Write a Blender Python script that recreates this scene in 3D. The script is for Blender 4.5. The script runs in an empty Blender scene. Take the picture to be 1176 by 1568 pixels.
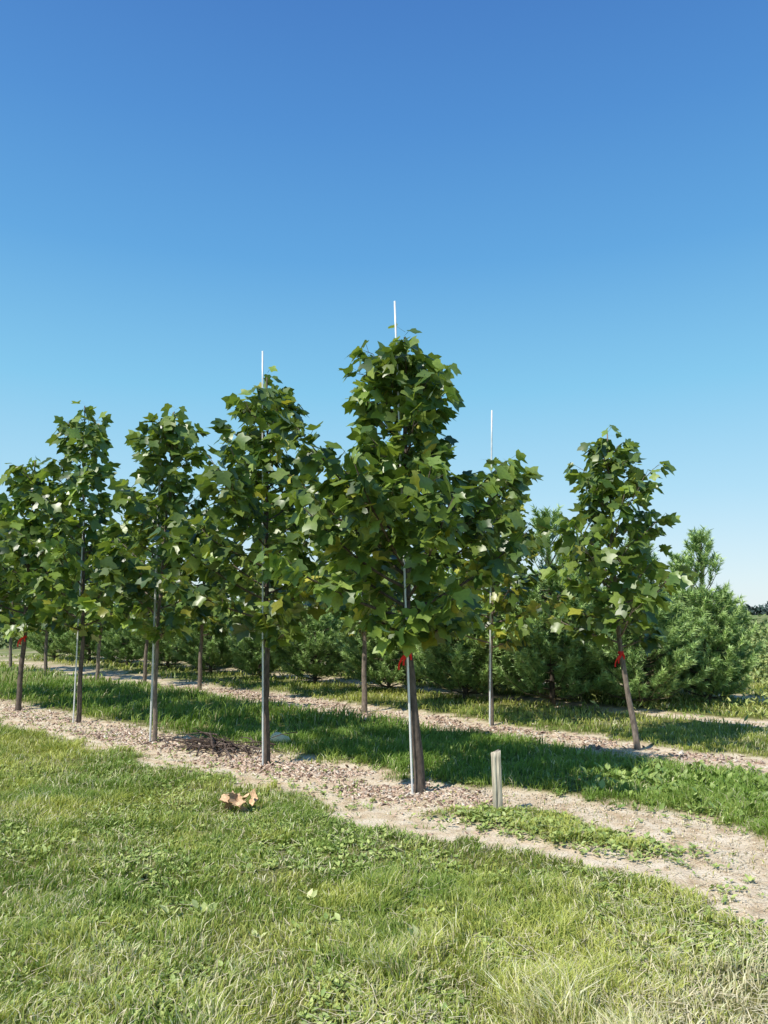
import bpy, math, random
import numpy as np
from mathutils import Vector
rng = np.random.default_rng(7)
random.seed(7)
SC = bpy.context.scene
COL = SC.collection

# ------------------------------------------------------------------ helpers
def hash2(ix, iy, s):
    h = (ix.astype(np.int64)*374761393 + iy.astype(np.int64)*668265263 + s*974634777) & 0xFFFFFFFF
    h = ((h ^ (h >> 13))*1274126177) & 0xFFFFFFFF
    h = h ^ (h >> 16)
    return (h & 0xFFFF)/65535.0
def vnoise(x, y, s=0):
    ix = np.floor(x); iy = np.floor(y); fx = x-ix; fy = y-iy
    fx = fx*fx*(3-2*fx); fy = fy*fy*(3-2*fy)
    a = hash2(ix, iy, s); b = hash2(ix+1, iy, s); c = hash2(ix, iy+1, s); d = hash2(ix+1, iy+1, s)
    return (a*(1-fx)+b*fx)*(1-fy)+(c*(1-fx)+d*fx)*fy
def fbm(x, y, s=0, o=4):
    v = 0; a = .5; t = 0
    for i in range(o):
        v = v+a*vnoise(x*2**i+i*17.3, y*2**i-i*9.1, s+i); t += a; a *= .5
    return v/t
def sstep(a, b, x):
    t = np.clip((x-a)/(b-a), 0, 1); return t*t*(3-2*t)

def make_mesh(name, V, F, cols, mat, parent=None, smooth=False, attr=None):
    V = np.asarray(V, dtype=np.float32).reshape(-1, 3); F = np.asarray(F, dtype=np.int32)
    k = F.shape[1]
    me = bpy.data.meshes.new(name)
    me.vertices.add(len(V)); me.vertices.foreach_set('co', V.ravel())
    me.loops.add(F.size); me.loops.foreach_set('vertex_index', F.ravel())
    me.polygons.add(len(F)); me.polygons.foreach_set('loop_start', np.arange(0, F.size, k, dtype=np.int32))
    if smooth: me.polygons.foreach_set('use_smooth', np.ones(len(F), dtype=bool))
    me.update(calc_edges=True)
    if cols is not None:
        a = me.attributes.new('col', 'FLOAT_COLOR', 'POINT')
        c = np.ones((len(V), 4), dtype=np.float32); c[:, :3] = cols
        a.data.foreach_set('color', c.ravel())
    if attr:
        for kx, v in attr.items():
            a = me.attributes.new(kx, 'FLOAT', 'POINT'); a.data.foreach_set('value', v.astype(np.float32))
    me.materials.append(mat)
    ob = bpy.data.objects.new(name, me); COL.objects.link(ob)
    if parent: ob.parent = parent
    return ob
def empty(name, loc=(0, 0, 0)):
    e = bpy.data.objects.new(name, None); e.location = loc; e.empty_display_size = .2
    COL.objects.link(e); return e

class Tubes:
    def __init__(s): s.V = []; s.F = []; s.C = []; s.n = 0
    def add(s, pts, rad, sides=6, col=(.2, .2, .2), cap=True, jit=0):
        pts = np.asarray(pts, float); m = len(pts); rad = np.asarray(rad, float)
        tan = np.empty_like(pts); tan[1:-1] = pts[2:]-pts[:-2]; tan[0] = pts[1]-pts[0]; tan[-1] = pts[-1]-pts[-2]
        tan /= np.sqrt((tan*tan).sum(1))[:, None]+1e-9
        ref = np.array([0, 1., 0]) if abs(tan[0][1]) < .9 else np.array([1., 0, 0])
        u = np.cross(tan, ref); u /= np.sqrt((u*u).sum(1))[:, None]+1e-9; w = np.cross(tan, u)
        ang = np.arange(sides)*(2*np.pi/sides)
        r = rad[:, None]*(1+jit*(rng.random((m, sides))-.5))
        V = pts[:, None]+r[..., None]*(np.cos(ang)[None, :, None]*u[:, None]+np.sin(ang)[None, :, None]*w[:, None])
        s.V.append(V.reshape(-1, 3)); s.C.append(np.tile(np.array(col)*random.uniform(.85, 1.15), (m*sides, 1)))
        i = np.arange(m-1)[:, None]*sides; j = np.arange(sides)[None]; j2 = (j+1) % sides
        a = s.n+i+j; b = s.n+i+j2
        s.F.append(np.stack([a, b, b+sides], -1).reshape(-1, 3)); s.F.append(np.stack([a, b+sides, a+sides], -1).reshape(-1, 3))
        s.n += m*sides
        if cap:
            s.V.append(pts[-1][None]+tan[-1]*rad[-1]*.2); s.C.append(np.array([col])); c = s.n; s.n += 1
            s.F.append(np.stack([c-sides+j[0], c-sides+j2[0], np.full(sides, c)], -1))
    def build(s, name, mat, parent=None):
        return make_mesh(name, np.vstack(s.V), np.vstack(s.F), np.vstack(s.C), mat, parent, smooth=True)

# ------------------------------------------------------------------ materials
def newmat(name):
    m = bpy.data.materials.new(name); m.use_nodes = True
    nt = m.node_tree; nt.nodes.clear()
    return m, nt, nt.nodes, nt.links
def leaf_mat(name, rough=.4, trans=.3, back=None, spec=.5, tint=(1.5, 1.5, .6), veins=False):
    m, nt, N, L = newmat(name)
    out = N.new('ShaderNodeOutputMaterial'); p = N.new('ShaderNodeBsdfPrincipled')
    at = N.new('ShaderNodeAttribute'); at.attribute_name = 'col'
    c = at.outputs['Color']
    if back:
        geo = N.new('ShaderNodeNewGeometry')
        bm = N.new('ShaderNodeMix'); bm.data_type = 'RGBA'; bm.blend_type = 'MULTIPLY'; bm.inputs[7].default_value = (*back, 1)
        L.new(geo.outputs['Backfacing'], bm.inputs[0]); L.new(c, bm.inputs[6]); c = bm.outputs[2]
    if veins:
        nz = N.new('ShaderNodeTexNoise'); nz.inputs['Scale'].default_value = 40; nz.inputs['Detail'].default_value = 1
        tc = N.new('ShaderNodeTexCoord'); L.new(tc.outputs['Object'], nz.inputs['Vector'])
        mr = N.new('ShaderNodeMapRange'); mr.inputs[3].default_value = .7; mr.inputs[4].default_value = 1.3
        L.new(nz.outputs['Fac'], mr.inputs[0])
        vm = N.new('ShaderNodeVectorMath'); vm.operation = 'SCALE'
        L.new(c, vm.inputs[0]); L.new(mr.outputs[0], vm.inputs['Scale']); c = vm.outputs[0]
    L.new(c, p.inputs['Base Color'])
    p.inputs['Roughness'].default_value = rough; p.inputs['Specular IOR Level'].default_value = spec
    if trans > 0:
        t = N.new('ShaderNodeBsdfTranslucent'); mx = N.new('ShaderNodeMixShader')
        tm = N.new('ShaderNodeVectorMath'); tm.operation = 'MULTIPLY'; tm.inputs[1].default_value = tint
        L.new(c, tm.inputs[0]); L.new(tm.outputs[0], t.inputs['Color'])
        mx.inputs[0].default_value = trans
        L.new(p.outputs[0], mx.inputs[1]); L.new(t.outputs[0], mx.inputs[2]); L.new(mx.outputs[0], out.inputs[0])
    else: L.new(p.outputs[0], out.inputs[0])
    return m
def attr_mat(name, rough=.8, scale=30, lo=.6, hi=1.3, bump=.4, metallic=0, stretch=(1, 1, 1), spec=.3):
    m, nt, N, L = newmat(name)
    out = N.new('ShaderNodeOutputMaterial'); p = N.new('ShaderNodeBsdfPrincipled')
    at = N.new('ShaderNodeAttribute'); at.attribute_name = 'col'
    tc = N.new('ShaderNodeTexCoord'); mp = N.new('ShaderNodeMapping'); mp.inputs['Scale'].default_value = stretch
    L.new(tc.outputs['Object'], mp.inputs[0])
    nz = N.new('ShaderNodeTexNoise'); nz.inputs['Scale'].default_value = scale; nz.inputs['Detail'].default_value = 4
    L.new(mp.outputs[0], nz.inputs['Vector'])
    mr = N.new('ShaderNodeMapRange'); mr.inputs[1].default_value = .3; mr.inputs[2].default_value = .7
    mr.inputs[3].default_value = lo; mr.inputs[4].default_value = hi
    L.new(nz.outputs['Fac'], mr.inputs[0])
    vm = N.new('ShaderNodeVectorMath'); vm.operation = 'SCALE'
    L.new(at.outputs['Color'], vm.inputs[0]); L.new(mr.outputs[0], vm.inputs['Scale']); L.new(vm.outputs[0], p.inputs['Base Color'])
    p.inputs['Roughness'].default_value = rough; p.inputs['Metallic'].default_value = metallic
    p.inputs['Specular IOR Level'].default_value = spec
    b = N.new('ShaderNodeBump'); b.inputs['Strength'].default_value = bump; b.inputs['Distance'].default_value = .01
    L.new(nz.outputs['Fac'], b.inputs['Height']); L.new(b.outputs[0], p.inputs['Normal'])
    L.new(p.outputs[0], out.inputs[0]); return m
M_LEAF = leaf_mat('tulip_leaf', .38, .24, back=(1.45, 1.35, 1.9), veins=True, spec=.6)
M_PINE = leaf_mat('pine_needles', .5, 0)
M_GRASS = leaf_mat('grass_blades', .5, .25, spec=.35, tint=(1.3, 1.35, .6))
M_WEED = leaf_mat('weed_leaves', .5, 0)
M_SHRUB = leaf_mat('shrub_leaves', .6, 0)
M_BARK = attr_mat('bark', .85, 35, .5, 1.35, .6, stretch=(1, 1, .4))
M_STAKE = attr_mat('galvanized_conduit', .4, 12, .85, 1.1, .05, metallic=.15, spec=.5)
M_WOOD = attr_mat('weathered_wood', .85, 60, .4, 1.25, .9, stretch=(1, 1, .08))
M_CHIP = attr_mat('wood_chips', .85, 60, .7, 1.2, .3)
M_RIB = attr_mat('red_ribbon', .4, 20, .85, 1.1, .1)

# ------------------------------------------------------------------ layout in metres
R1 = np.array([.31, 7.31]); D1 = np.array([-.731, .683]); N1 = np.array([.683, .731])
R2 = np.array([3.07, 9.65]); D2 = np.array([-.673, .740]); N2 = np.array([.740, .673])
R3 = np.array([4.8, 12.5])
def dseg(x, y, pts):
    best = np.full(np.shape(x), 1e9)
    for (x0, y0, w0), (x1, y1, w1) in zip(pts[:-1], pts[1:]):
        dx, dy = x1-x0, y1-y0
        t = np.clip(((x-x0)*dx+(y-y0)*dy)/(dx*dx+dy*dy), 0, 1)
        d = np.hypot(x-x0-t*dx, y-y0-t*dy)/(w0+(w1-w0)*t)
        best = np.minimum(best, d)
    return best
TRB = [(.4, 7.3, .32), (.9, 7.15, .36), (1.5, 6.9, .34), (2.05, 6.4, .45), (2.35, 5.7, .58), (2.35, 4.9, .60), (2.35, 4.2, .48), (2.6, 3.2, .5), (3, 1, .6)]
TRC = [(-.2, 6.5, .3), (.4, 6.1, .3), (1.0, 5.6, .26), (1.45, 5.35, .26), (1.9, 5.15, .32), (2.2, 4.9, .35)]
def dirt(x, y):
    wob = (fbm(x*1.3, y*1.3, 3)-.5)
    fine = (fbm(x*5, y*5, 9)-.5)
    d1 = (x-R1[0])*N1[0]+(y-R1[1])*N1[1]; s1 = (x-R1[0])*D1[0]+(y-R1[1])*D1[1]
    a = np.abs(d1+.30+.5*wob+.6*fine)/.74
    a = np.where(s1 < -.3, a+(-.3-s1)*1.6, a)
    b = dseg(x, y, TRB)+1.1*fine+.5*wob
    c = dseg(x, y, TRC)+1.9*fine+.5*wob
    d2 = (x-R2[0])*N2[0]+(y-R2[1])*N2[1]
    e = np.abs(d2+.15+.5*wob+.6*fine)/.62
    d3 = (x-R3[0])*N2[0]+(y-R3[1])*N2[1]
    g = np.abs(d3+.5*wob+.5*fine)/.45
    g2 = np.abs(d3-3.6+.5*wob+.5*fine)/.42
    m = np.minimum(np.minimum(np.minimum(a, b), np.minimum(c, e)), np.minimum(g, g2))
    return 1-sstep(.72, 1.18, m)
def mulch(x, y):
    wob = (fbm(x*1.3, y*1.3, 3)-.5)
    d1 = (x-R1[0])*N1[0]+(y-R1[1])*N1[1]; s1 = (x-R1[0])*D1[0]+(y-R1[1])*D1[1]
    a = np.abs(d1+.12+.5*wob)/.50; a = np.where(s1 < -.45, a+(-.45-s1)*1.6, a)
    d2 = (x-R2[0])*N2[0]+(y-R2[1])*N2[1]
    e = np.abs(d2+.1+.4*wob)/.45
    return (1-sstep(.4, 1.15, np.minimum(a, e)))*(.10+.90*sstep(.44, .60, fbm(x*2.2, y*2.2, 44)))
def height(x, y):
    h = .05*(fbm(x*.35, y*.35, 21, 2)-.5)+.03*(fbm(x*1.8, y*1.8, 22, 3)-.5)
    near = 1-sstep(25, 40, np.hypot(x, y))
    dd = dirt(x, y)
    return near*(h-.025*dd+.032*(fbm(x*7, y*7, 23)-.5)*dd)
def h1(x, y): return float(height(np.array([x]), np.array([y]))[0])

# ------------------------------------------------------------------ ground sheet to the horizon
def axis(a, b, step, far0, far1):
    core = np.arange(a, b, step); up = [core[-1]]; st = step
    while up[-1] < far1: st *= 1.12; up.append(up[-1]+st)
    dn = [core[0]]; st = step
    while dn[-1] > far0: st *= 1.12; dn.append(dn[-1]-st)
    return np.concatenate([dn[1:][::-1], core, up[1:]])
gx = axis(-7, 5.5, .045, -2500, 2500); gy = axis(2.2, 12, .045, -300, 3000)
X, Y = np.meshgrid(gx, gy); Xf = X.ravel(); Yf = Y.ravel()
Z = height(Xf, Yf)
nx = len(gx); ny = len(gy)
idx = np.arange(nx*ny).reshape(ny, nx)
F = np.stack([idx[:-1, :-1], idx[:-1, 1:], idx[1:, 1:], idx[1:, :-1]], -1).reshape(-1, 4)
m, nt, N, L = newmat('ground_soil_and_turf')
out = N.new('ShaderNodeOutputMaterial'); p = N.new('ShaderNodeBsdfPrincipled'); p.inputs['Roughness'].default_value = .95
p.inputs['Specular IOR Level'].default_value = .15
tc = N.new('ShaderNodeTexCoord')
def noise(sc, det=8, rough=.6):
    n = N.new('ShaderNodeTexNoise'); n.inputs['Scale'].default_value = sc; n.inputs['Detail'].default_value = det
    n.inputs['Roughness'].default_value = rough; L.new(tc.outputs['Object'], n.inputs['Vector']); return n
def ramp(src, stops):
    r = N.new('ShaderNodeValToRGB'); cr = r.color_ramp
    while len(cr.elements) < len(stops): cr.elements.new(.5)
    for e, (ps, c) in zip(cr.elements, stops): e.position = ps; e.color = (*c, 1)
    L.new(src, r.inputs[0]); return r
def mix(f, a, b, mode='MIX'):
    x = N.new('ShaderNodeMix'); x.data_type = 'RGBA'; x.blend_type = mode
    if isinstance(f, float): x.inputs[0].default_value = f
    else: L.new(f, x.inputs[0])
    L.new(a, x.inputs[6]); L.new(b, x.inputs[7]); return x.outputs[2]
n1 = noise(5); n3 = noise(60, 4); n4 = noise(.15, 4)
soil = ramp(n1.outputs['Fac'], [(.3, (.50, .36, .22)), (.43, (.70, .55, .37)), (.56, (.82, .69, .51)), (.72, (.86, .76, .60))])
soil2 = mix(.5, soil.outputs[0], ramp(n3.outputs['Fac'], [(.33, (.5, .44, .36)), (.50, (1, 1, 1))]).outputs[0], 'MULTIPLY')
turf = ramp(n1.outputs['Fac'], [(.3, (.10, .11, .035)), (.55, (.22, .22, .07)), (.75, (.42, .36, .18))])
farg = ramp(n4.outputs['Fac'], [(.35, (.14, .19, .06)), (.6, (.26, .27, .10))])
am = N.new('ShaderNodeAttribute'); am.attribute_name = 'dirt'
af = N.new('ShaderNodeAttribute'); af.attribute_name = 'far'
amu = N.new('ShaderNodeAttribute'); amu.attribute_name = 'mulch'
mul = ramp(n3.outputs['Fac'], [(.35, (.30, .19, .13)), (.5, (.55, .41, .30)), (.68, (.72, .59, .45))])
c = mix(am.outputs['Fac'], mix(af.outputs['Fac'], turf.outputs[0], farg.outputs[0]), mix(amu.outputs['Fac'], soil2, mul.outputs[0]))
L.new(c, p.inputs['Base Color'])
b = N.new('ShaderNodeBump'); b.inputs['Strength'].default_value = .8; b.inputs['Distance'].default_value = .025
L.new(n3.outputs['Fac'], b.inputs['Height']); L.new(b.outputs[0], p.inputs['Normal']); L.new(p.outputs[0], out.inputs[0])
rad = np.hypot(Xf, Yf)
make_mesh('ground', np.stack([Xf, Yf, Z], 1), F, None, m, smooth=True,
          attr={'dirt': dirt(Xf, Yf)*(1-sstep(30, 45, rad)), 'far': sstep(16, 26, rad), 'mulch': mulch(Xf, Yf)*.75})

# ------------------------------------------------------------------ grass
def blades(n, x0, x1, y0, y1, hmean, wmean):
    x = rng.uniform(x0, x1, n); y = rng.uniform(y0, y1, n)
    keep = np.abs(x) < y*.56+.9
    x = x[keep]; y = y[keep]
    g = dirt(x, y)
    patch = fbm(x*1.1, y*1.1, 31); mic = fbm(x*6, y*6, 32, 3)
    pr = (1-g)*np.clip(.4+1.6*(patch-.25), .35, 1)*np.clip(.35+2.2*(mic-.25), .3, 1)
    dry = sstep(.25, 1.0, (x-.2)/1.6-(y-3.4)*.55+.25*(fbm(x*2, y*2, 35)-.5)*4)
    pr = pr*(1-.5*dry)+.012
    keep = rng.random(len(x)) < pr
    x = x[keep]; y = y[keep]; patch = patch[keep]; g = g[keep]; dry = dry[keep]
    n = len(x)
    d1 = (x-R1[0])*N1[0]+(y-R1[1])*N1[1]
    lush = sstep(.2, .7, d1)*(1-sstep(3.4, 4.2, d1))
    tuft = fbm(x*4.5, y*4.5, 33); tall = sstep(.61, .73, fbm(x*3+9, y*3, 38))*sstep(5.5, 3.8, y)
    h = hmean*(.4+.9*rng.random(n))*(.40+1.25*tuft)*(1+.5*lush)*(1-.45*g)*(1+.5*sstep(.6, .8, patch))*(1+1.0*tall)
    w = wmean*(.6+.8*rng.random(n))
    th = rng.uniform(0, 2*np.pi, n)
    ph = rng.uniform(0, 2*np.pi, n)*.7+fbm(x*2.5, y*2.5, 39)*9
    wx = np.cos(th)*w; wy = np.sin(th)*w
    lean = h*rng.uniform(.15, 1.0, n)
    bx = np.cos(ph)*lean; by = np.sin(ph)*lean
    z = height(x, y)-.004
    V = np.empty((n, 5, 3), np.float32)
    V[:, 0] = np.stack([x-wx/2, y-wy/2, z], 1); V[:, 1] = np.stack([x+wx/2, y+wy/2, z], 1)
    V[:, 2] = np.stack([x-wx*.4+bx*.3, y-wy*.4+by*.3, z+h*.6], 1); V[:, 3] = np.stack([x+wx*.4+bx*.3, y+wy*.4+by*.3, z+h*.6], 1)
    V[:, 4] = np.stack([x+bx, y+by, z+h*(.98-.2*(lean/h))], 1)
    base = np.arange(n)[:, None]*5
    F = np.concatenate([base+np.array([[0, 1, 3]]), base+np.array([[0, 3, 2]]), base+np.array([[2, 3, 4]])], 0)
    ga = np.array([.20, .30, .05]); gb = np.array([.52, .54, .13]); gl = np.array([.19, .31, .05]); st = np.array([.82, .74, .46])
    hue = fbm(x*.8+5, y*.8, 36); hu2 = fbm(x*3.5, y*3.5, 40); r = rng.random(n)
    k = np.clip((hue-.38)*2.4+(hu2-.5)*1.6+(r-.5)*.9+.12, 0, 1)[:, None]
    C = ga*(1-k)+gb*k
    ll = (lush*(.6+.4*r))[:, None]; C = C*(1-ll)+gl*(.75+.5*r[:, None])*ll
    ps = .08+.18*sstep(.50, .66, fbm(x*1.6, y*1.6, 37))+.5*dry+.22*sstep(4.4, 3.2, y)+.12*tall
    ps = ps*(1-.7*lush)
    dr = rng.random(n) < ps
    C = np.where(dr[:, None], st*(.6+.6*r[:, None]), C)
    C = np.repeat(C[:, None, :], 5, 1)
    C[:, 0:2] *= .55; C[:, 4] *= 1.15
    return V.reshape(-1, 3), F, np.minimum(C.reshape(-1, 3), .85)
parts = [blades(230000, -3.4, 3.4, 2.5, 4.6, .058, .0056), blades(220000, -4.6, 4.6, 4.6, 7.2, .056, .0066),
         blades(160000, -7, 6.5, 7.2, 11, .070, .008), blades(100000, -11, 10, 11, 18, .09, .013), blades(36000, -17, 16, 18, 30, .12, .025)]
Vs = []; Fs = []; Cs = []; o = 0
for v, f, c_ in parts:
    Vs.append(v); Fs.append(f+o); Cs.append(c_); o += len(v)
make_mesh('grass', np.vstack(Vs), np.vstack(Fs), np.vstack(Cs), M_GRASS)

# ------------------------------------------------------------------ leaf stamping
half = [(0, 0), (0, .42), (0, .80), (.27, -.04), (.50, .16), (.34, .42), (.43, .68), (.38, 1.0), (.16, .87)]
tpl = np.array(half+[(-a, b_) for a, b_ in half[3:]], float)
hf = [(0, 3, 4), (0, 4, 5), (0, 5, 1), (1, 5, 6), (1, 6, 8), (6, 7, 8), (1, 8, 2)]
mf = [tuple((v if v < 3 else v+6) for v in t)[::-1] for t in hf]
LF = np.array(hf+mf)
oval = np.array([(0, 0), (.22, .25), (.26, .55), (0, 1), (-.26, .55), (-.22, .25)]); OF = np.array([(0, 1, 2), (0, 2, 3), (0, 3, 4), (0, 4, 5)])
def stamp(P, T, Nn, S, C, T2=tpl, F2=LF, fold=(.15, .6), droop=(.0, .5)):
    P = np.asarray(P, float); T = np.asarray(T, float); Nn = np.asarray(Nn, float); S = np.asarray(S, float); n = len(P)
    T = T/np.linalg.norm(T, axis=1)[:, None]
    B = np.cross(T, Nn); B /= np.linalg.norm(B, axis=1)[:, None]+1e-9; Nn = np.cross(B, T)
    k = rng.uniform(*fold, n)[:, None]; d = rng.uniform(*droop, n)[:, None]; sk = rng.uniform(-.3, .3, n)[:, None]
    x = T2[:, 0][None]; y = T2[:, 1][None]
    z = k*np.abs(x)*.6-d*y*y*.5-d*.5*x*x+sk*x*y
    V = P[:, None]+S[:, None, None]*(x[..., None]*B[:, None]+y[..., None]*T[:, None]+z[..., None]*Nn[:, None])
    m_ = len(T2); F = (np.arange(n)*m_)[:, None, None]+F2[None]
    return V.reshape(-1, 3), F.reshape(-1, 3), np.repeat(np.asarray(C, float), m_, 0)

def unit(v): return v/(math.sqrt(float(v[0]*v[0]+v[1]*v[1]+v[2]*v[2]))+1e-9)
def g3(s): return np.array([random.gauss(0, s), random.gauss(0, s), random.gauss(0, s)])
def tulip_tree(x, y, prof, trunk, r0, nbr, ntw, nlf, yellow=.03, leaf=.155, ribbon=None, bark=(.16, .13, .10), ribside=-1, skew=(0, 0), seed=None):
    """prof: [(z, radius)], trunk: [(dx, dy, z)] relative to the base; skew: (azimuth, amount) of a fuller side"""
    if seed is not None: random.seed(seed)
    e = empty('tulip_tree', (x, y, h1(x, y)))
    prof = sorted(prof); pz = [a for a, _ in prof]; pr = [b_ for _, b_ in prof]
    tr = np.array(trunk, float); H = tr[-1, 2]
    def tp(z):
        return np.array([np.interp(z, tr[:, 2], tr[:, 0]), np.interp(z, tr[:, 2], tr[:, 1]), z])
    W = Tubes(); zs = np.linspace(-.05, H*.985, 26)
    W.add([tp(z)+np.array([.006*math.sin(z*7), .006*math.cos(z*5), 0]) for z in zs],
          [r0*(1.25 if z < .03 else 1)*(1-.86*max(z, 0)/H)+.003 for z in zs], 10, bark, jit=.1)
    P = []; T = []; NN = []; S = []; C = []; PA = []; PB = []
    zb0 = pz[0]
    shade = [1.0]
    def leafat(p, out, sc=1):
        o_ = unit(np.array([out[0]+random.gauss(0, .6), out[1]+random.gauss(0, .6), 0]))
        pet = unit(o_+np.array([0, 0, random.uniform(-.3, .8)]))*random.uniform(.05, .12)
        t = unit(o_+np.array([0, 0, random.uniform(-1.5, .3)]))
        nrm = np.array([0, 0, .65])+o_*random.uniform(.1, 1.2)+g3(.55)
        P.append(p+pet); T.append(t); NN.append(nrm); S.append(leaf*sc*random.choice([.55, .75, .9, 1.0, 1.1, 1.25]))
        q = random.random()
        zz = (p[2]-zb0)/(H-zb0)
        if random.random() < yellow*(1.8-1.5*zz): c0 = np.array([.42, .43, .06])*random.uniform(.6, 1)
        else: c0 = np.array([.045, .10, .020])*(1-q)+np.array([.235, .325, .055])*q
        C.append(c0*random.uniform(.8, 1.2)*shade[0])
        PA.append(p); PB.append(p+pet)
    ga = random.uniform(0, 6)
    for i in range(nbr):
        f = (i+.5)/nbr
        zb = zb0+(H-zb0)*.90*f**1.05
        ga += 2.4+random.uniform(-.5, .5)
        R = np.interp(zb, pz, pr)
        for _ in range(3):
            rise = (.55+.55*f)*R; ze = min(zb+rise, H-.03); R = max(np.interp(ze, pz, pr), .06)
        R *= random.choice([.55, .8, .95, 1.05, 1.16])*random.uniform(.93, 1.05)*(1+skew[1]*math.cos(ga-skew[0]))
        shade[0] = random.uniform(.75, 1.2)
        rise = (.45+.7*f)*R*random.uniform(.7, 1.2)
        b0 = tp(zb); dr_ = np.array([math.cos(ga), math.sin(ga), 0])
        ts = np.linspace(0, 1, 7)
        pts = np.array([b0+dr_*R*t+np.array([0, 0, rise*(.6*t+.4*t*t)])+np.array([math.sin(t*5+i), math.cos(t*4+i), 0])*.02*t for t in ts])
        rb = r0*(.30*(1-f)+.10)
        W.add(pts, [rb*(1-.8*t)+.002 for t in ts], 5, bark)
        nt_ = max(2, int(ntw*(.35+R/.9)))
        for j in range(nt_):
            t = .22+.78*(j+random.random()*.6)/nt_; t = min(t, 1)
            q = np.array([np.interp(t*6, range(7), pts[:, a]) for a in range(3)])
            side = (1 if j % 2 else -1)
            an = ga+side*random.uniform(.3, 1.2)
            ln = (.08+.22*random.random())*(1.15-.5*t)*min(1, R/.5+.3)
            if j == nt_-1: an = ga; q = pts[-1]; ln = .08
            d_ = np.array([math.cos(an), math.sin(an), random.uniform(.1, .9)])
            W.add([q, q+d_*ln*.5, q+d_*ln], [.004, .003, .002], 3, bark, cap=False)
            for l in range(nlf):
                u = (l+random.random())/nlf
                leafat(q+d_*ln*u, d_ if random.random() < .75 else -d_+g3(1))
    for z in np.arange(H-.55, H, .03):
        a = random.uniform(0, 6.28); leafat(tp(z), np.array([math.cos(a), math.sin(a), 0]), .9)
    W.build('trunk_and_branches', M_BARK, e)
    V, F, CC = stamp(P, T, NN, S, C)
    PA = np.array(PA); PB = np.array(PB); n = len(PA); wv = np.array([.0022, 0, .0]); wz = np.array([0, .0022, 0])
    V2 = np.stack([PA-wv, PA+wv, PB+wv, PB-wv, PA-wz, PA+wz, PB+wz, PB-wz], 1).reshape(-1, 3)
    F2 = ((np.arange(n)*8)[:, None, None]+np.array([(0, 1, 2), (0, 2, 3), (4, 5, 6), (4, 6, 7)])[None]).reshape(-1, 3)
    make_mesh('leaves', np.vstack([V, V2]), np.vstack([F, F2+len(V)]), np.vstack([CC, np.tile([.18, .21, .07], (len(V2), 1))]), M_LEAF, e)
    if ribbon:
        k = tp(ribbon); rt = r0*(1-.86*ribbon/H)+.007
        RB = Tubes()
        RB.add([k+np.array([0, 0, z_]) for z_ in (-.02, -.008, .006, .018)], [rt, rt+.003, rt+.002, rt], 12, (.70, .02, .02), cap=False)
        RB.build('ribbon_band', M_RIB, e)
        vs = []; fs = []
        for s, (ax, ln) in enumerate([(-.085, .17), (-.04, .13), (.03, .08)]):
            nn = 7
            for i in range(nn):
                t = i/(nn-1); cx = -ribside*ax*math.sin(t*1.8); cz = -ln*t
                wv_ = .012*(1+.3*math.sin(t*6))
                vs += [k+np.array([cx-wv_, -rt-.006-.012*math.sin(t*4+s), cz]), k+np.array([cx+wv_, -rt-.004-.012*math.cos(t*3), cz])]
            o_ = s*nn*2
            for i in range(nn-1): fs.append((o_+2*i, o_+2*i+1, o_+2*i+3, o_+2*i+2))
        make_mesh('ribbon_tails', vs, fs, np.tile([.70, .02, .02], (len(vs), 1)), M_RIB, e)
    return e
def stake(x, y, top, r=.012, col=(.74, .75, .74)):
    t = Tubes(); tx, ty, tz = top
    pts = [np.array([(tx-x)*u, (ty-y)*u, -.05+(tz+.05)*u]) for u in np.linspace(0, 1, 12)]
    t.add(pts, [r]*12, 10, col); ob = t.build('tree_stake', M_STAKE); ob.location = (x, y, h1(x, y)); return ob

main_prof = [(1.3, .1), (1.5, .34), (1.75, .70), (2.1, 1.02), (2.6, 1.12), (3.05, 1.02), (3.4, .80), (3.6, .48), (3.85, .34), (4.15, .26), (4.4, .05)]
def scaled(H, w, zb=1.25): return [(zb+(a-1.3)/(3.1)*(H-zb), b_*w) for a, b_ in main_prof]
BK = (.125, .098, .078); BL = (.22, .175, .14)
tulip_tree(.33, 7.31, main_prof, [(0, 0, -.05), (-.03, 0, .5), (-.11, 0, 1.3), (-.12, 0, 2.5), (-.12, 0, 4.4)], .048, 48, 8, 6, .015, .142, ribbon=1.28, bark=BK, seed=101, ribside=-1)
stake(.26, 7.24, (.105, 7.2, 4.66), .010)
tulip_tree(-1.27, 8.62, scaled(4.39, .92), [(0, 0, -.05), (-.03, 0, 1.3), (-.08, 0, 4.39)], .032, 38, 7, 6, .04, .145, bark=BK, skew=(3.1, .15), seed=102)
stake(-1.30, 8.55, (-1.40, 8.55, 4.62), .010)
tulip_tree(-2.95, 10.19, scaled(4.42, 1.0), [(0, 0, -.05), (-.02, 0, 1.3), (.1, 0, 4.42)], .028, 38, 7, 6, .01, .15, bark=BL, seed=103)
stake(-2.98, 10.1, (-2.99, 10.1, 4.2), .014)
tulip_tree(-4.63, 11.97, scaled(5.0, .90), [(0, 0, -.05), (0, 0, 1.3), (-.16, 0, 5.0)], .034, 38, 7, 5, .01, .16, bark=BK, seed=104)
stake(-4.68, 11.9, (-4.68, 11.9, 4.3), .011)
tulip_tree(-6.24, 13.43, scaled(4.4, 1.15), [(0, 0, -.05), (.04, 0, 1.3), (.05, 0, 4.4)], .045, 36, 7, 5, .01, .17, ribbon=1.25, bark=BK, seed=105)
tulip_tree(-7.9, 14.95, scaled(4.3, 1.0), [(0, 0, -.05), (.04, 0, 1.3), (.05, 0, 4.3)], .045, 26, 7, 5, .01, .17, bark=BK)
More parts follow.
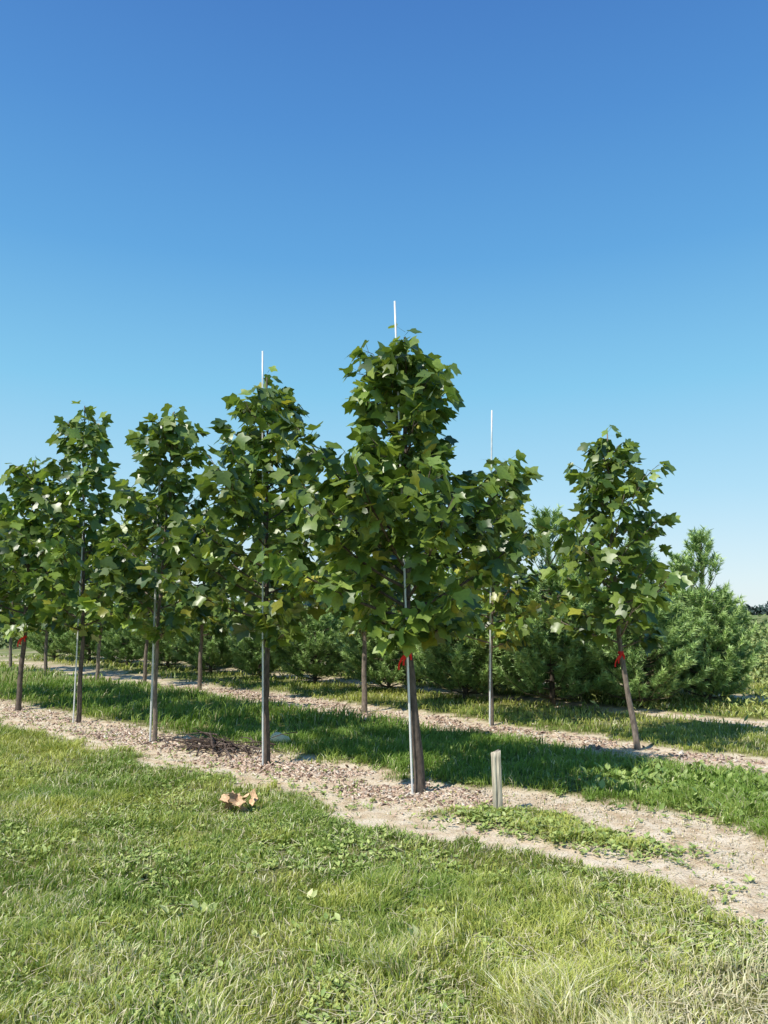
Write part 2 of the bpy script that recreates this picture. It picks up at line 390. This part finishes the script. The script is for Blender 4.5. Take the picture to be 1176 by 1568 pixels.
# second row
tulip_tree(3.09, 9.65, [(1.2, .1), (1.4, .5), (1.7, .84), (2.2, .88), (2.6, .78), (3.0, .58), (3.4, .42), (3.75, .27), (4.0, .05)],
           [(0, 0, -.05), (-.07, 0, .5), (-.17, 0, 1.2), (-.22, 0, 2.4), (-.23, 0, 4.0)], .036, 38, 7, 5, .02, .148, ribbon=1.16, bark=BL, seed=116)
tulip_tree(1.59, 11.69, scaled(3.95, .95, 1.1), [(0, 0, -.05), (0, 0, 1.0), (.18, 0, 3.95)], .032, 34, 7, 5, .16, .155, bark=BL, seed=107)
stake(1.55, 11.6, (1.67, 11.6, 4.76), .013)
tulip_tree(-.33, 13.15, scaled(4.0, .9), [(0, 0, -.05), (0, 0, 1.0), (-.08, 0, 4.0)], .045, 28, 6, 5, .04, .17, bark=BL)
for (x, y, h) in [(-2.3, 15.4, 3.8), (-3.95, 16.8, 3.9), (-5.5, 18.0, 3.9), (-7.1, 19.4, 3.8), (-8.9, 20.6, 3.9), (-10.6, 22.2, 4.0)]:
    tulip_tree(x, y, scaled(h, .95, 1.1), [(0, 0, -.05), (random.uniform(-.1, .1), 0, h)], .045, 22, 6, 4, .05, .20, bark=BL)

# ------------------------------------------------------------------ white pines
def pine_mesh(seed, H, R):
    random.seed(seed)
    W = Tubes(); W.add([(0, 0, z) for z in np.linspace(-.05, H, 10)], [.05*(1-z/H)+.006 for z in np.linspace(0, H, 10)], 6, (.10, .08, .06))
    q0 = []; q1 = []; kc = []
    z = .10
    body = H*.62
    while z < H-.12:
        inb = z < body
        nb = random.randint(8, 10) if inb else 5
        rr = R*min(1, (1-(z/(body*1.10)))**.6*1.10+.10)*(.78+.22*min(1, z/.5)) if inb else .30*(1-(z-body)/(H-body))+.10
        a0 = random.uniform(0, 6)
        for b_ in range(nb):
            a = a0+b_*6.283/nb+random.uniform(-.25, .25); ln = rr*random.uniform(.65, 1.12)
            up = ln*(random.uniform(.3, .6) if inb else 1.5)
            e_ = np.array([math.cos(a)*ln, math.sin(a)*ln, z+up]); s_ = np.array([0, 0, z])
            mid = (s_+e_)/2+np.array([0, 0, -.14*ln])
            W.add([s_, mid, e_], [.012, .008, .004], 4, (.14, .12, .07))
            nn = max(3, int(ln*11)) if inb else 2
            for k in range(nn):
                t = .40+.58*(k+random.random())/nn
                q = s_*(1-t)**2+2*mid*t*(1-t)+e_*t*t
                aa = a+random.choice([-1, 1])*random.uniform(.3, 1.0)
                dd = unit(np.array([math.cos(aa), math.sin(aa), random.uniform(.3, 1.1) if inb else 2.2]))
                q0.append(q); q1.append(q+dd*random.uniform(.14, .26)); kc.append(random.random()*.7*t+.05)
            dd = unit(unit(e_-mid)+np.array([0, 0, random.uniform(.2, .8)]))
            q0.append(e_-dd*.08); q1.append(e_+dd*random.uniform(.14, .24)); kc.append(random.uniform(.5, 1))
        z += random.uniform(.12, .17) if inb else random.uniform(.24, .32)
    for zz in np.arange(body, H, .07): q0.append(np.array([0, 0, zz-.05])); q1.append(np.array([0, 0, zz+.16])); kc.append(.4)
    q0 = np.array(q0); q1 = np.array(q1); n = len(q0); K = 58
    P = np.repeat(q0, K, 0); E = np.repeat(q1, K, 0); u = rng.random((len(P), 1))**.8
    D = E-P; P = P+D*u; D = D/np.linalg.norm(D, axis=1)[:, None]
    rd = rng.normal(0, 1, P.shape); rd -= (rd*D).sum(1)[:, None]*D; rd /= np.linalg.norm(rd, axis=1)[:, None]
    D = D*.75+rd*.7; D /= np.linalg.norm(D, axis=1)[:, None]
    Ln = rng.uniform(.08, .13, len(P))[:, None]
    B = np.cross(D, rng.normal(0, 1, P.shape)); B /= np.linalg.norm(B, axis=1)[:, None]
    V = np.stack([P-B*.0085, P+B*.0085, P+D*Ln+np.array([0, 0, -.012])], 1).reshape(-1, 3)
    F = np.arange(len(V)).reshape(-1, 3)
    tc_ = np.repeat(np.array(kc), K*3)[:, None]
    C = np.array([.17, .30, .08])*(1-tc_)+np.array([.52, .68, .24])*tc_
    r_ = np.repeat(rng.uniform(.8, 1.2, len(P)), 3)[:, None]
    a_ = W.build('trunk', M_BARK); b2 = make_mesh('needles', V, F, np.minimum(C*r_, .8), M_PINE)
    m1, m2 = a_.data, b2.data
    bpy.data.objects.remove(a_); bpy.data.objects.remove(b2)
    return m1, m2
PM = [pine_mesh(11, 3.2, 1.15), pine_mesh(12, 2.8, 1.2), pine_mesh(13, 2.4, 1.15), pine_mesh(14, 3.0, .85)]
def pine(x, y, k, s, rot):
    e = empty('pine_tree', (x, y, 0)); e.scale = (s, s, s); e.rotation_euler[2] = rot
    for nm, me in zip(('trunk', 'needles'), PM[k]):
        o_ = bpy.data.objects.new(nm, me); COL.objects.link(o_); o_.parent = e
for i, (x, y, k, s) in enumerate([(5.85, 14.2, 3, .98), (4.5, 13.7, 1, .95), (3.0, 14.0, 0, 1.05), (1.55, 14.9, 2, 1.0), (.1, 16.4, 1, .88), (-1.6, 18.2, 2, .95), (-3.1, 19.6, 3, .85),
     (-4.7, 21.2, 1, .9), (-6.3, 22.8, 2, 1), (-8, 24.4, 1, .9), (-9.8, 26, 2, 1), (-11.6, 27.5, 1, 1),
     (6.3, 16.4, 3, .9), (3.9, 15.9, 1, 1.05), (5.3, 15.9, 0, .98), (2.3, 16.6, 1, 1.0), (.8, 18.4, 3, .9), (-.8, 20.6, 1, .95), (-2.6, 22.4, 2, 1), (-4.3, 24, 1, 1), (-6, 25.6, 2, 1), (-8, 28, 1, 1), (-11, 31, 1, 1),
     (6.4, 20.5, 2, .9), (4.5, 21, 1, 1), (2.5, 22, 1, 1), (0, 25.5, 1, 1)]):
    pine(x, y, k, s, i*1.7)

# ------------------------------------------------------------------ distant shrubs & far treeline
def leafmass(name, centres, n_per, size, cols, mat):
    P = []; T = []; NN = []; S = []; C = []
    for (cx, cy_, cz, rx, rz) in centres:
        n = n_per
        d = rng.normal(0, 1, (n, 3)); d /= np.linalg.norm(d, axis=1)[:, None]
        r = rng.uniform(.55, 1.05, n)[:, None]*(1+.25*np.sin(d[:, :1]*5+cx))
        p_ = np.array([cx, cy_, cz])+d*r*np.array([rx, rx, rz])
        k = rng.random(n)[:, None]
        P.append(p_); T.append(d+rng.normal(0, .6, (n, 3))); NN.append(d+np.array([0, 0, .7])+rng.normal(0, .4, (n, 3)))
        S.append(rng.uniform(.6, 1.3, n)*size); C.append((np.array(cols[0])*(1-k)+np.array(cols[1])*k)*random.uniform(.8, 1.2))
    P = np.vstack(P); ok = P[:, 2] > .02
    V, F, CC = stamp(P[ok], np.vstack(T)[ok], np.vstack(NN)[ok], np.concatenate(S)[ok], np.vstack(C)[ok], oval, OF)
    return make_mesh(name, V, F, CC, mat)
cs = []
for i in range(38):
    cs.append((7.4+random.uniform(0, 6), 14.6+random.uniform(0, 9), random.uniform(.1, .8), random.uniform(.4, .8), random.uniform(.3, .6)))
leafmass('shrub_thicket', cs, 380, .10, [(.15, .24, .06), (.38, .42, .14)], M_SHRUB)
cs = []
for i in range(90):
    x = -34+i*.75; cs.append((x+random.uniform(-.5, .5), 36-.15*x+random.uniform(-3, 3), random.uniform(.5, 1.3), random.uniform(1, 1.7), random.uniform(.7, 1.2)*(1 if x < 8 else .6)))
for i in range(16): cs.append((15+i*1.3, 38+random.uniform(-4, 4), random.uniform(.2, .6), random.uniform(1, 1.6), random.uniform(.5, .9)))
leafmass('background_shrub_row', cs, 350, .26, [(.09, .15, .045), (.2, .27, .07)], M_SHRUB)
cs = []
for i in range(190):
    x = -300+i*7+random.uniform(-3, 3); cs.append((x, 900+random.uniform(-30, 30), 3.0, random.uniform(8, 14), random.uniform(5, 8)*(1+.25*math.sin(i*.3))))
leafmass('distant_treeline', cs, 190, 5, [(.05, .085, .075), (.09, .14, .115)], M_SHRUB)  # distance haze is put into these muted blue-green leaf colours

# rough herbs between pine row and second row
n = 24000; x = rng.uniform(-9, 12, n); y = rng.uniform(11, 22, n)
d3 = (x-R3[0])*N2[0]+(y-R3[1])*N2[1]; den = fbm(x*.8, y*.8, 51)
k = (d3 > -.6) & (den > .42) & (rng.random(n) > dirt(x, y)*.9)
x = x[k]; y = y[k]; n = len(x); hh = rng.uniform(0, 1, n)*(.10+.8*np.clip(den[k]-.42, 0, .3))
z = height(x, y)+hh; th = rng.uniform(0, 6.28, n)
T = np.stack([np.cos(th), np.sin(th), rng.uniform(.2, 1.6, n)], 1); NN = rng.normal(0, .5, (n, 3))+np.array([0, -.4, .8])
kk = rng.random((n, 1)); C = np.array([.18, .28, .05])*(1-kk)+np.array([.50, .50, .16])*kk
V, F, CC = stamp(np.stack([x, y, z], 1), T, NN, rng.uniform(.05, .13, n), C, oval*np.array([.55, 1]), OF)
make_mesh('rough_herbs', V, F, CC, M_WEED)

# ------------------------------------------------------------------ broadleaf weeds in the turf
P = []; T = []; NN = []; S = []; C = []
def rosettes(x, y, nn, s, c0, c1, up=.5):
    x = np.asarray(x, float); y = np.asarray(y, float); q = len(x)
    z = height(x, y); nn = np.asarray(nn); rep = np.repeat(np.arange(q), nn); M = len(rep)
    a = rng.uniform(0, 6.28, M); sz = (np.zeros(q)+s)[rep]
    d = np.stack([np.cos(a), np.sin(a), rng.uniform(.1, up, M)], 1)
    P.append(np.stack([x, y, z+.01], 1)[rep]+d*(rng.uniform(0, .5, M)*sz)[:, None]); T.append(d)
    NN.append(np.array([0, 0, 1.])+rng.normal(0, .3, (M, 3))); S.append(sz*rng.uniform(.6, 1.2, M))
    k = rng.random((M, 1)); C.append(np.array(c0)*(1-k)+np.array(c1)*k)
q = 15000; y = rng.uniform(2.9, 9, q); x = rng.uniform(-1, 1, q)*(.6*y+.3)
k = (fbm(x*1.5, y*1.5, 61) > .47) & (rng.random(q) > .95*dirt(x, y)); x = x[k]; y = y[k]; q = len(x)
rosettes(x, y, rng.integers(3, 9, q), rng.uniform(.018, .045, q), (.20, .30, .07), (.48, .54, .16), .8)
q = 420; t = rng.random(q)
rosettes(.6+t*1.35+rng.normal(0, .15, q), 6.45-t*1.0+rng.normal(0, .15, q), rng.integers(4, 8, q), rng.uniform(.025, .055, q), (.20, .29, .07), (.42, .48, .14), .9)
q = 380
rosettes(rng.normal(2.8, .5, q), rng.normal(7.6, .45, q), rng.integers(4, 8, q), rng.uniform(.04, .09, q), (.15, .25, .05), (.34, .42, .11), 1.3)
q = 420; t = rng.uniform(-.3, 9, q); dd = rng.normal(-.5, .42, q)      # stray weeds on the mulch
rosettes(R1[0]+D1[0]*t+N1[0]*dd, R1[1]+D1[1]*t+N1[1]*dd, rng.integers(3, 7, q), rng.uniform(.02, .045, q), (.20, .28, .07), (.40, .44, .14), 1)
for (x, y, s, n) in [(.17, 3.95, .075, 14), (.22, 4.0, .06, 10), (-.42, 4.45, .06, 12), (-.30, 4.5, .05, 9), (-1.12, 4.3, .06, 9), (-.95, 4.3, .07, 9), (-.62, 4.0, .045, 8), (1.25, 3.9, .05, 12), (-1.5, 4.9, .05, 12), (.5, 3.6, .06, 10)]:
    rosettes([x], [y], [n], s, (.38, .45, .14), (.66, .66, .30), 1.4)
V, F, CC = stamp(np.vstack(P), np.vstack(T), np.vstack(NN), np.concatenate(S), np.vstack(C), oval, OF)
make_mesh('broadleaf_weeds', V, F, CC, M_WEED)

# straw litter
n = 20000
y = rng.uniform(2.6, 9, n); x = rng.uniform(-.6, .62, n)*y
dry = sstep(.1, .9, (x-.2)/1.6-(y-3.4)*.55+.6)
k = rng.random(n) < .22+.8*dry
x = x[k]; y = y[k]; n = len(x); z = height(x, y)+rng.uniform(.004, .045, n)*(1-dirt(x, y))+.004
a = rng.uniform(0, 6.28, n); ln = rng.uniform(.03, .12, n); w = .0018
ln[:12] = rng.uniform(.3, .6, 12)
dx = np.cos(a)*ln; dy = np.sin(a)*ln; px = -np.sin(a)*w; py = np.cos(a)*w; dz = rng.normal(0, .015, n)
V = np.stack([np.stack([x-px, y-py, z], 1), np.stack([x+px, y+py, z], 1), np.stack([x+dx+px, y+dy+py, z+dz], 1), np.stack([x+dx-px, y+dy-py, z+dz], 1)], 1).reshape(-1, 3)
F = np.arange(n*4).reshape(-1, 4)
make_mesh('straw_litter', V, F, np.repeat(np.array([.76, .66, .43])*rng.uniform(.6, 1.1, (n, 1)), 4, 0), M_CHIP)

# wood chips on the planting strips
def chips(n, smin, smax, off):
    s = rng.uniform(-1.5, 14, n); d = rng.normal(-.15, .42, n)
    if off == 2:
        s = rng.uniform(-3, 12, n); x = R2[0]+D2[0]*s+N2[0]*(d+.1); y = R2[1]+D2[1]*s+N2[1]*(d+.1)
    else:
        x = R1[0]+D1[0]*s+N1[0]*d; y = R1[1]+D1[1]*s+N1[1]*d
    k = rng.random(n) < np.minimum(dirt(x, y), mulch(x, y)*1.1+.06)*.95+.01
    x = x[k]; y = y[k]; n = len(x); z = height(x, y)+.006
    L_ = rng.uniform(smin, smax, n)/2; W_ = L_*rng.uniform(.2, .6, n); H_ = rng.uniform(.002, .006, n)
    a = rng.uniform(0, 6.28, n); tl = rng.normal(0, .3, n)
    bx = np.array([(-1, -1, -1), (1, -1, -1), (1, 1, -1), (-1, 1, -1), (-1, -1, 1), (1, -1, 1), (1, 1, 1), (-1, 1, 1)], float)
    lx = bx[None, :, 0]*L_[:, None]*(1+.3*(rng.random((n, 8))-.5)); ly = bx[None, :, 1]*W_[:, None]; lz = bx[None, :, 2]*H_[:, None]+lx*tl[:, None]
    V = np.stack([x[:, None]+lx*np.cos(a)[:, None]-ly*np.sin(a)[:, None], y[:, None]+lx*np.sin(a)[:, None]+ly*np.cos(a)[:, None], z[:, None]+lz+np.abs(tl*L_)[:, None]*.6], -1)
    bf = np.array([(4, 5, 6, 7), (0, 1, 5, 4), (1, 2, 6, 5), (2, 3, 7, 6), (3, 0, 4, 7)])
    F = (np.arange(n)*8)[:, None, None]+bf[None]
    pal = np.array([(.74, .60, .46), (.62, .46, .34), (.48, .33, .24), (.80, .70, .57), (.28, .18, .13), (.68, .50, .39)])
    C = pal[rng.integers(0, 6, n)]*rng.uniform(.85, 1.1, (n, 1))
    return V.reshape(-1, 3), F.reshape(-1, 4), np.repeat(C, 8, 0)
A = chips(22000, .010, .055, 1); B = chips(8000, .02, .07, 2)
make_mesh('mulch', np.vstack([A[0], B[0]]), np.vstack([A[1], B[1]+len(A[0])]), np.vstack([A[2], B[2]]), M_CHIP)

# soil clods and small stones on bare track
def clods(n):
    t = rng.random(n)*(len(TRB)-2); i = t.astype(int); f = t-i
    pts = np.array(TRB); q = pts[i]*(1-f)[:, None]+pts[i+1]*f[:, None]
    x = q[:, 0]+rng.normal(0, .35, n); y = q[:, 1]+rng.normal(0, .35, n)
    k = dirt(x, y) > .4; x = x[k]; y = y[k]; n = len(x); r = rng.uniform(.003, .018, n)*rng.uniform(.3, 1, n)
    oc = np.array([(1, 0, 0), (0, 1, 0), (-1, 0, 0), (0, -1, 0), (0, 0, 1), (0, 0, -.6)], float)
    V = oc[None]*r[:, None, None]*rng.uniform(.7, 1.2, (n, 6, 1))+np.stack([x, y, height(x, y)+r*.3], 1)[:, None]
    f8 = np.array([(0, 1, 4), (1, 2, 4), (2, 3, 4), (3, 0, 4), (1, 0, 5), (2, 1, 5), (3, 2, 5), (0, 3, 5)])
    F = (np.arange(n)*6)[:, None, None]+f8[None]
    return make_mesh('soil_clods', V.reshape(-1, 3), F.reshape(-1, 3), np.repeat(np.array([.72, .60, .43])*rng.uniform(.6, 1.1, (n, 1)), 6, 0), M_CHIP)
clods(4000)

# pale rock behind the second tree
t = Tubes(); rx = [np.array([-.13+.26*u, .03*math.sin(u*5), .05+.02*math.sin(u*4)]) for u in np.linspace(0, 1, 7)]
t.add(rx, [.01, .05, .075, .08, .06, .05, .012], 7, (.74, .70, .48), jit=.4)
ob = t.build('rock', M_CHIP); ob.location = (-1.28, 9.75, h1(-1.28, 9.75)); ob.rotation_euler[2] = .3

# fallen branches heap beside the second tree
t = Tubes()
for i in range(110):
    x = random.gauss(-2.0, .30); y = random.gauss(9.45, .15)-.4*(x+2.0); a = random.gauss(2.5, .7); ln = random.uniform(.15, .6)
    z = .01+abs(random.gauss(0, .05)); d = np.array([math.cos(a), math.sin(a), random.gauss(.05, .14)])
    p0 = np.array([x, y, z])
    t.add([p0-d*ln/2, p0+np.array([0, 0, .02]), p0+d*ln/2], [.009*random.random()+.003]*2+[.002], 5, random.choice([(.06, .04, .03), (.10, .07, .055), (.16, .12, .10)]))
t.build('fallen_branches', M_BARK)

# dead leaves clump on the lawn
P = []; T = []; NN = []; S = []; C = []
for i in range(18):
    x = -1.20+random.gauss(0, .07); y = 6.48+random.gauss(0, .04)
    P.append((x, y, .05+random.uniform(0, .09))); T.append(rng.normal(0, 1, 3)*np.array([1, 1, .7])); NN.append(np.array([0, -.6, .7])+rng.normal(0, .5, 3))
    S.append(random.uniform(.06, .11)); C.append(np.array([.80, .52, .30])*random.uniform(.5, 1.15))
V, F, CC = stamp(P, T, NN, S, C, tpl, LF, (.5, 1.2), (.3, 1.0)); make_mesh('dead_leaves', V, F, CC, M_CHIP)

# ------------------------------------------------------------------ weathered wooden post
def post(x, y, h, w):
    V = []; C = []; F = []
    ring = [(-1, -.8), (-.8, -1), (-.1, -1), (-.05, -.9), (.05, -1), (.8, -1), (1, -.8), (1, .8), (.8, 1), (-.8, 1), (-1, .8)]
    lev = 12
    for i in range(lev):
        t = i/(lev-1)
        for (a, b_) in ring:
            j = 1+.05*(random.random()-.5)
            zt = -.05+(h+.05)*t
            if i == lev-1: zt += random.uniform(-.012, .010)+.01*a
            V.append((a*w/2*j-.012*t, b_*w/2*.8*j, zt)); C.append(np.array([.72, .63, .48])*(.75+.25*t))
    n = len(ring)
    for i in range(lev-1):
        for j in range(n): a = i*n+j; b_ = i*n+(j+1) % n; F.append((a, b_, b_+n, a+n))
    V.append((-.012, 0, h-.006)); C.append(np.array([.42, .36, .28])); cidx = len(V)-1
    T3 = []
    for f in F: T3 += [(f[0], f[1], f[2]), (f[0], f[2], f[3])]
    for j in range(n): T3.append(((lev-1)*n+j, (lev-1)*n+(j+1) % n, cidx))
    ob = make_mesh('wooden_post', V, T3, np.array(C), M_WOOD); ob.location = (x, y, h1(x, y))
post(.94, 6.6, .47, .075)

# ------------------------------------------------------------------ sky, sun, camera
EL, AZ = math.radians(52), math.atan2(-.78, -.62)
w = bpy.data.worlds.new('World'); SC.world = w; w.use_nodes = True
nt = w.node_tree; bg = nt.nodes['Background']; N = nt.nodes; L = nt.links
sk = N.new('ShaderNodeTexSky'); sk.sky_type = 'NISHITA'; sk.sun_disc = False
sk.sun_elevation = EL; sk.sun_rotation = AZ % (2*math.pi); sk.air_density = 1.0; sk.dust_density = .5; sk.ozone_density = 2.0
STR = .15
tc = N.new('ShaderNodeTexCoord'); sp = N.new('ShaderNodeSeparateXYZ'); L.new(tc.outputs['Generated'], sp.inputs[0])
cr = N.new('ShaderNodeValToRGB'); L.new(sp.outputs['Z'], cr.inputs[0])
st = [(0, (.78, .89, .94)), (.04, (.70, .86, .94)), (.15, (.44, .75, .93)), (.28, (.24, .62, .89)), (.43, (.12, .41, .79)), (.56, (.078, .29, .69)), (.68, (.055, .205, .58)), (1, (.04, .15, .5))]
while len(cr.color_ramp.elements) < len(st): cr.color_ramp.elements.new(.5)
for e_, (p_, c_) in zip(cr.color_ramp.elements, st): e_.position = p_; e_.color = (*c_, 1)
sc_ = N.new('ShaderNodeVectorMath'); sc_.operation = 'SCALE'; sc_.inputs['Scale'].default_value = 1/STR; L.new(cr.outputs[0], sc_.inputs[0])
mx = N.new('ShaderNodeMix'); mx.data_type = 'RGBA'; mx.inputs[0].default_value = .85
L.new(sk.outputs[0], mx.inputs[6]); L.new(sc_.outputs[0], mx.inputs[7]); L.new(mx.outputs[2], bg.inputs[0])
bg.inputs[1].default_value = STR
sv = Vector((math.sin(AZ)*math.cos(EL), math.cos(AZ)*math.cos(EL), math.sin(EL)))
sl = bpy.data.lights.new('sun', 'SUN'); sl.energy = 5; sl.angle = math.radians(.5); sl.color = (1, .95, .86)
so = bpy.data.objects.new('sun', sl); so.rotation_euler = (-sv).to_track_quat('-Z', 'Y').to_euler(); so.location = sv*30; COL.objects.link(so)
cam = bpy.data.cameras.new('camera'); cam.sensor_fit = 'VERTICAL'; cam.sensor_height = 24; cam.lens = 24*1178/1568
cam.clip_end = 6000; cam.clip_start = .05
co = bpy.data.objects.new('camera', cam); co.location = (0, 0, 1.6); co.rotation_euler = (math.radians(90+7.54), 0, 0); COL.objects.link(co)
SC.camera = co
SC.view_settings.view_transform = 'Standard'; SC.view_settings.look = 'None'; SC.view_settings.exposure = 0
